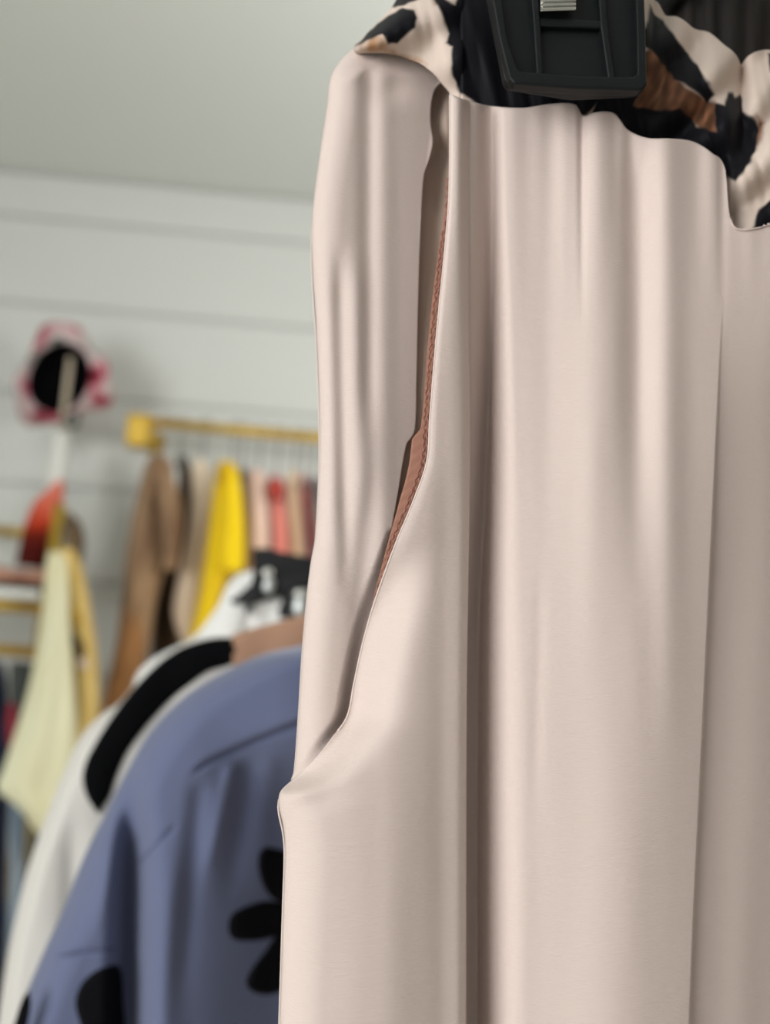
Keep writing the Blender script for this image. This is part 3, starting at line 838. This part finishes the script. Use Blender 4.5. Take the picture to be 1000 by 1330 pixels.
ex = Vector((1, 0, 0)); ex = (ex-ax*ex.dot(ax)).normalized(); ez = ex.cross(ax)
tiltv = math.radians(-32)
e1 = ex*math.cos(tiltv)+ez*math.sin(tiltv); e2 = ez*math.cos(tiltv)-ex*math.sin(tiltv)
def ringpt(r, t, k, n, ruff=0.):
    th = 2*math.pi*k/n
    rr = r*(1+ruff*(math.sin(3*th+.6)*.16+math.sin(7*th+1)*.05))
    return hat_c+e1*(rr*.98*math.cos(th))+e2*(rr*1.12*math.sin(th))+ax*(t+ruff*.02*math.sin(4*th+2))
def rings(lst, n=72): return [[ringpt(r, t, k % n, n, u) for k in range(n+1)] for r, t, u in lst]
mb = MB(); mb.grid(rings([(.0815, .0, 0), (.078, .03, 0), (.072, .07, 0), (.060, .085, 0), (.03, .092, 0), (.001, .092, 0)])); mb.build('crown', m_hat, hat, solid=.0015)
mb = MB(); mb.grid(rings([(.0805, -.001, 0), (.0765, .03, 0), (.070, .066, 0), (.058, .080, 0), (.03, .087, 0), (.001, .087, 0)])); mb.build('lining', m_blackknit, hat, label='black lining')
mb = MB(); mb.grid(rings([(.081, .001, 0), (.088, .003, .1), (.096, .010, .4), (.105, .020, .8), (.111, .034, 1), (.112, .038, 1)])); mb.build('brim', m_hat, hat, solid=.002)

# ------------------------------------------------------------------ gold shelf unit at the left
su = thing('shelf_unit', 'gold pipe shelf unit with a white shelf at the left', 'shelf', (at(70, 760, YU).x, YU, 0))
ux = at(74, 690, YU).x; xl0 = ux-.60
zt = at(74, 656, YU).z
mb = MB(); mb.tube([(ux, YU, 0), (ux, YU, zt)], .014, 14); mb.build('upright', m_gold, su)
xr2 = at(66, 700, YU+.28).x
for (x, y) in ((xr2, YU+.28), (xl0, YU), (xl0, YU+.28)):
    mb = MB(); mb.tube([(x, y, 0), (x, y, zt)], .012, 14); mb.build('upright', m_gold, su)
for py, yy in ((691, YU+.28), (788, YU), (845, YU)):
    z_ = at(20, py, yy).z
    mb = MB(); mb.tube([(xl0, yy, z_), (ux if yy == YU else xr2, yy, z_)], .012, 14); mb.build('crossbar', m_gold, su)
z0 = at(30, 777, YU-.01).z; z1 = at(30, 765, YU-.01).z
mb = MB(); mb.box((xl0, YU-.02, z0), (ux-.016, YU+.30, z1)); mb.build('shelf_board', m_trim, su, smooth=False, bevel=.003)
shelf_z = z1
# folded pink cloth on the shelf
fo = thing('folded_garment', 'folded dusty pink garment lying on the white shelf', 'garment', (at(20, 760, YU).x, YU+.1, shelf_z))
xa, xb = at(-70, 750, YU).x, at(58, 750, YU).x
mb = MB(); mb.box((xa, YU, shelf_z+.0005), (xb, YU+.10, shelf_z+.010)); mb.build('dark_strip', cloth('black_brown', (40, 34, 32)), fo, smooth=False, bevel=.004)  # thin dark slab between the shelf board and the pink folds
rows = []
for i in range(31):
    r = []
    a = -math.pi/2+math.pi*i/30
    for j_ in range(41):
        u = j_/40; x = lerp(xa, xb+.003, u)
        r.append((x, YU+.05-.058*math.cos(a)+.004*nz(u*9, i*.2), shelf_z+.029+.0165*math.sin(a)*(1+.35*math.sin(u*6+.5)*(1 if a > 0 else 0))+.003*nz(u*7, i*.3, 2.)*(1 if a > 0 else .2)))
    rows.append(r)
mb = MB(); mb.grid(rows); mb.build('folds', cloth('dusty_pink_cloth', (196, 148, 126), (172, 122, 104)), fo, solid=.003)
# red cloth draped beside the upright
m_red = mat('red_height_ramp', srgb(200, 70, 50), .8, spec=.15, bump=(1., (120, 120, 40), .3, .004))  # colour ramps with height, maroon at the base to coral at the tip
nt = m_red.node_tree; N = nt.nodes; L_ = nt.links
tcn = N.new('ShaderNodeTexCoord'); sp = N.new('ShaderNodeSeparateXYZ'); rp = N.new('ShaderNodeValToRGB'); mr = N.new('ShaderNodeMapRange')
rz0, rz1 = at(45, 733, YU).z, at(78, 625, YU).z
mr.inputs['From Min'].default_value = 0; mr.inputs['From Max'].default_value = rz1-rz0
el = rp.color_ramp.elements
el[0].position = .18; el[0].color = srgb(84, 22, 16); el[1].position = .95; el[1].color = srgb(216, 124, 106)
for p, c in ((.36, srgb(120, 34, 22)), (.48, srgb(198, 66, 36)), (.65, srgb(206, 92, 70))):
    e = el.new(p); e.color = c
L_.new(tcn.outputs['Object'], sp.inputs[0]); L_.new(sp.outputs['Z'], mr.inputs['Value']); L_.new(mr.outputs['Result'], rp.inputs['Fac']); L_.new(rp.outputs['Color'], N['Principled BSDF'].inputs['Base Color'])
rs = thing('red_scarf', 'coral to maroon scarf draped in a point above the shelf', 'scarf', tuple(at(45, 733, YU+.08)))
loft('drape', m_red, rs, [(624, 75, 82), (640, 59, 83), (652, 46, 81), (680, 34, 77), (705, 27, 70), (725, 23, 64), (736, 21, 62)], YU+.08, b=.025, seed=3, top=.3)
# tops hung on the unit's upright
YY = 1.96
pr = garment('printed_top', 'small brown printed top behind the ochre shirt', 'top', [(666, 86, 93), (678, 85, 104), (700, 84, 110), (722, 86, 108), (745, 90, 106)], YY+.165, cloth('brown_print', (128, 108, 80), (60, 48, 38), (60, 60, 60)), b=.03, seed=2)
oc = garment('ochre_shirt', 'ochre yellow shirt with a dark motif behind the pale yellow top', 'shirt',
             [(712, 78, 94), (730, 78, 104), (760, 80, 112), (800, 84, 119), (840, 87, 125), (890, 90, 128), (930, 90, 128), (970, 80, 122), (1010, 70, 112)], YY+.085, cloth('ochre_cotton', (232, 204, 130), (214, 182, 106), (20, 20, 8)), b=.04, seed=4)
def patch(name, mt, par, rows, Y, seed): return loft(name, mt, par, rows, Y, b=.006, seed=seed, n=14, m_=24, top=1)
patch('dark_motif', cloth('dark_motif_cloth', (56, 42, 30)), oc, [(822, 95, 100), (832, 94, 106), (842, 96, 110), (850, 99, 110), (856, 101, 108)], YY+.03, 1)
patch('pale_motif', cloth('pale_motif_cloth', (214, 196, 184)), oc, [(843, 99, 104), (852, 99, 110), (862, 101, 114), (869, 104, 114)], YY+.032, 1)
patch('gold_motif', cloth('gold_motif_cloth', (176, 140, 50)), oc, [(784, 86, 92), (794, 86, 102), (804, 88, 106), (812, 92, 104)], YY+.036, 1)
garment('pale_yellow_top', 'pale lemon-green top with a slanting hem at the left', 'top',
        [(717, 64, 80), (726, 61, 86), (760, 58, 88), (800, 54, 90), (850, 47, 93), (900, 37, 97), (960, 19, 100), (1005, 4, 98), (1026, -3, 95), (1040, 14, 92), (1060, 34, 88), (1085, 50, 82)], YY, cloth('lemon_cotton', (232, 231, 198), (224, 218, 178), (12, 12, 3)), b=.035, seed=5, folds=.2)
# clothes hanging below the shelf, from the lower gold bar
group_low = None
garment('navy_jeans', 'dark navy jeans at the left edge below the shelf', 'jeans', [(858, -34, 2), (880, -34, 8), (940, -36, 11), (1040, -38, 11), (1200, -40, 7), (1340, -40, 1)], YU-.04, cloth('navy_denim', (40, 58, 98), (24, 34, 60)), b=.06, seed=1)
garment('grey_green_shirt', 'dull grey-green shirt behind the pale yellow top', 'shirt', [(860, 14, 44), (890, 12, 50), (960, 16, 52), (1060, 20, 52), (1200, 14, 50), (1340, 10, 45)], YU+.14, cloth('grey_green_cloth', (92, 98, 94), (52, 56, 56), (40, 40, 4)), b=.05, seed=2)
garment('crimson_shirt', 'small crimson shirt peeking out beside the navy jeans', 'shirt', [(912, 12, 18), (925, 9, 24), (945, 8, 25), (965, 10, 21), (975, 12, 18)], YU-.09, cloth('crimson_cloth', (150, 54, 70)), b=.02, seed=3)
garment('pale_jeans', 'pale grey-blue jeans below the slanting yellow hem', 'jeans', [(1026, 13, 24), (1060, 12.5, 34), (1120, 13, 32), (1200, 10, 26), (1340, 4, 18)], YU-.088, cloth('pale_denim', (146, 162, 176), (116, 134, 152)), b=.03, seed=4)
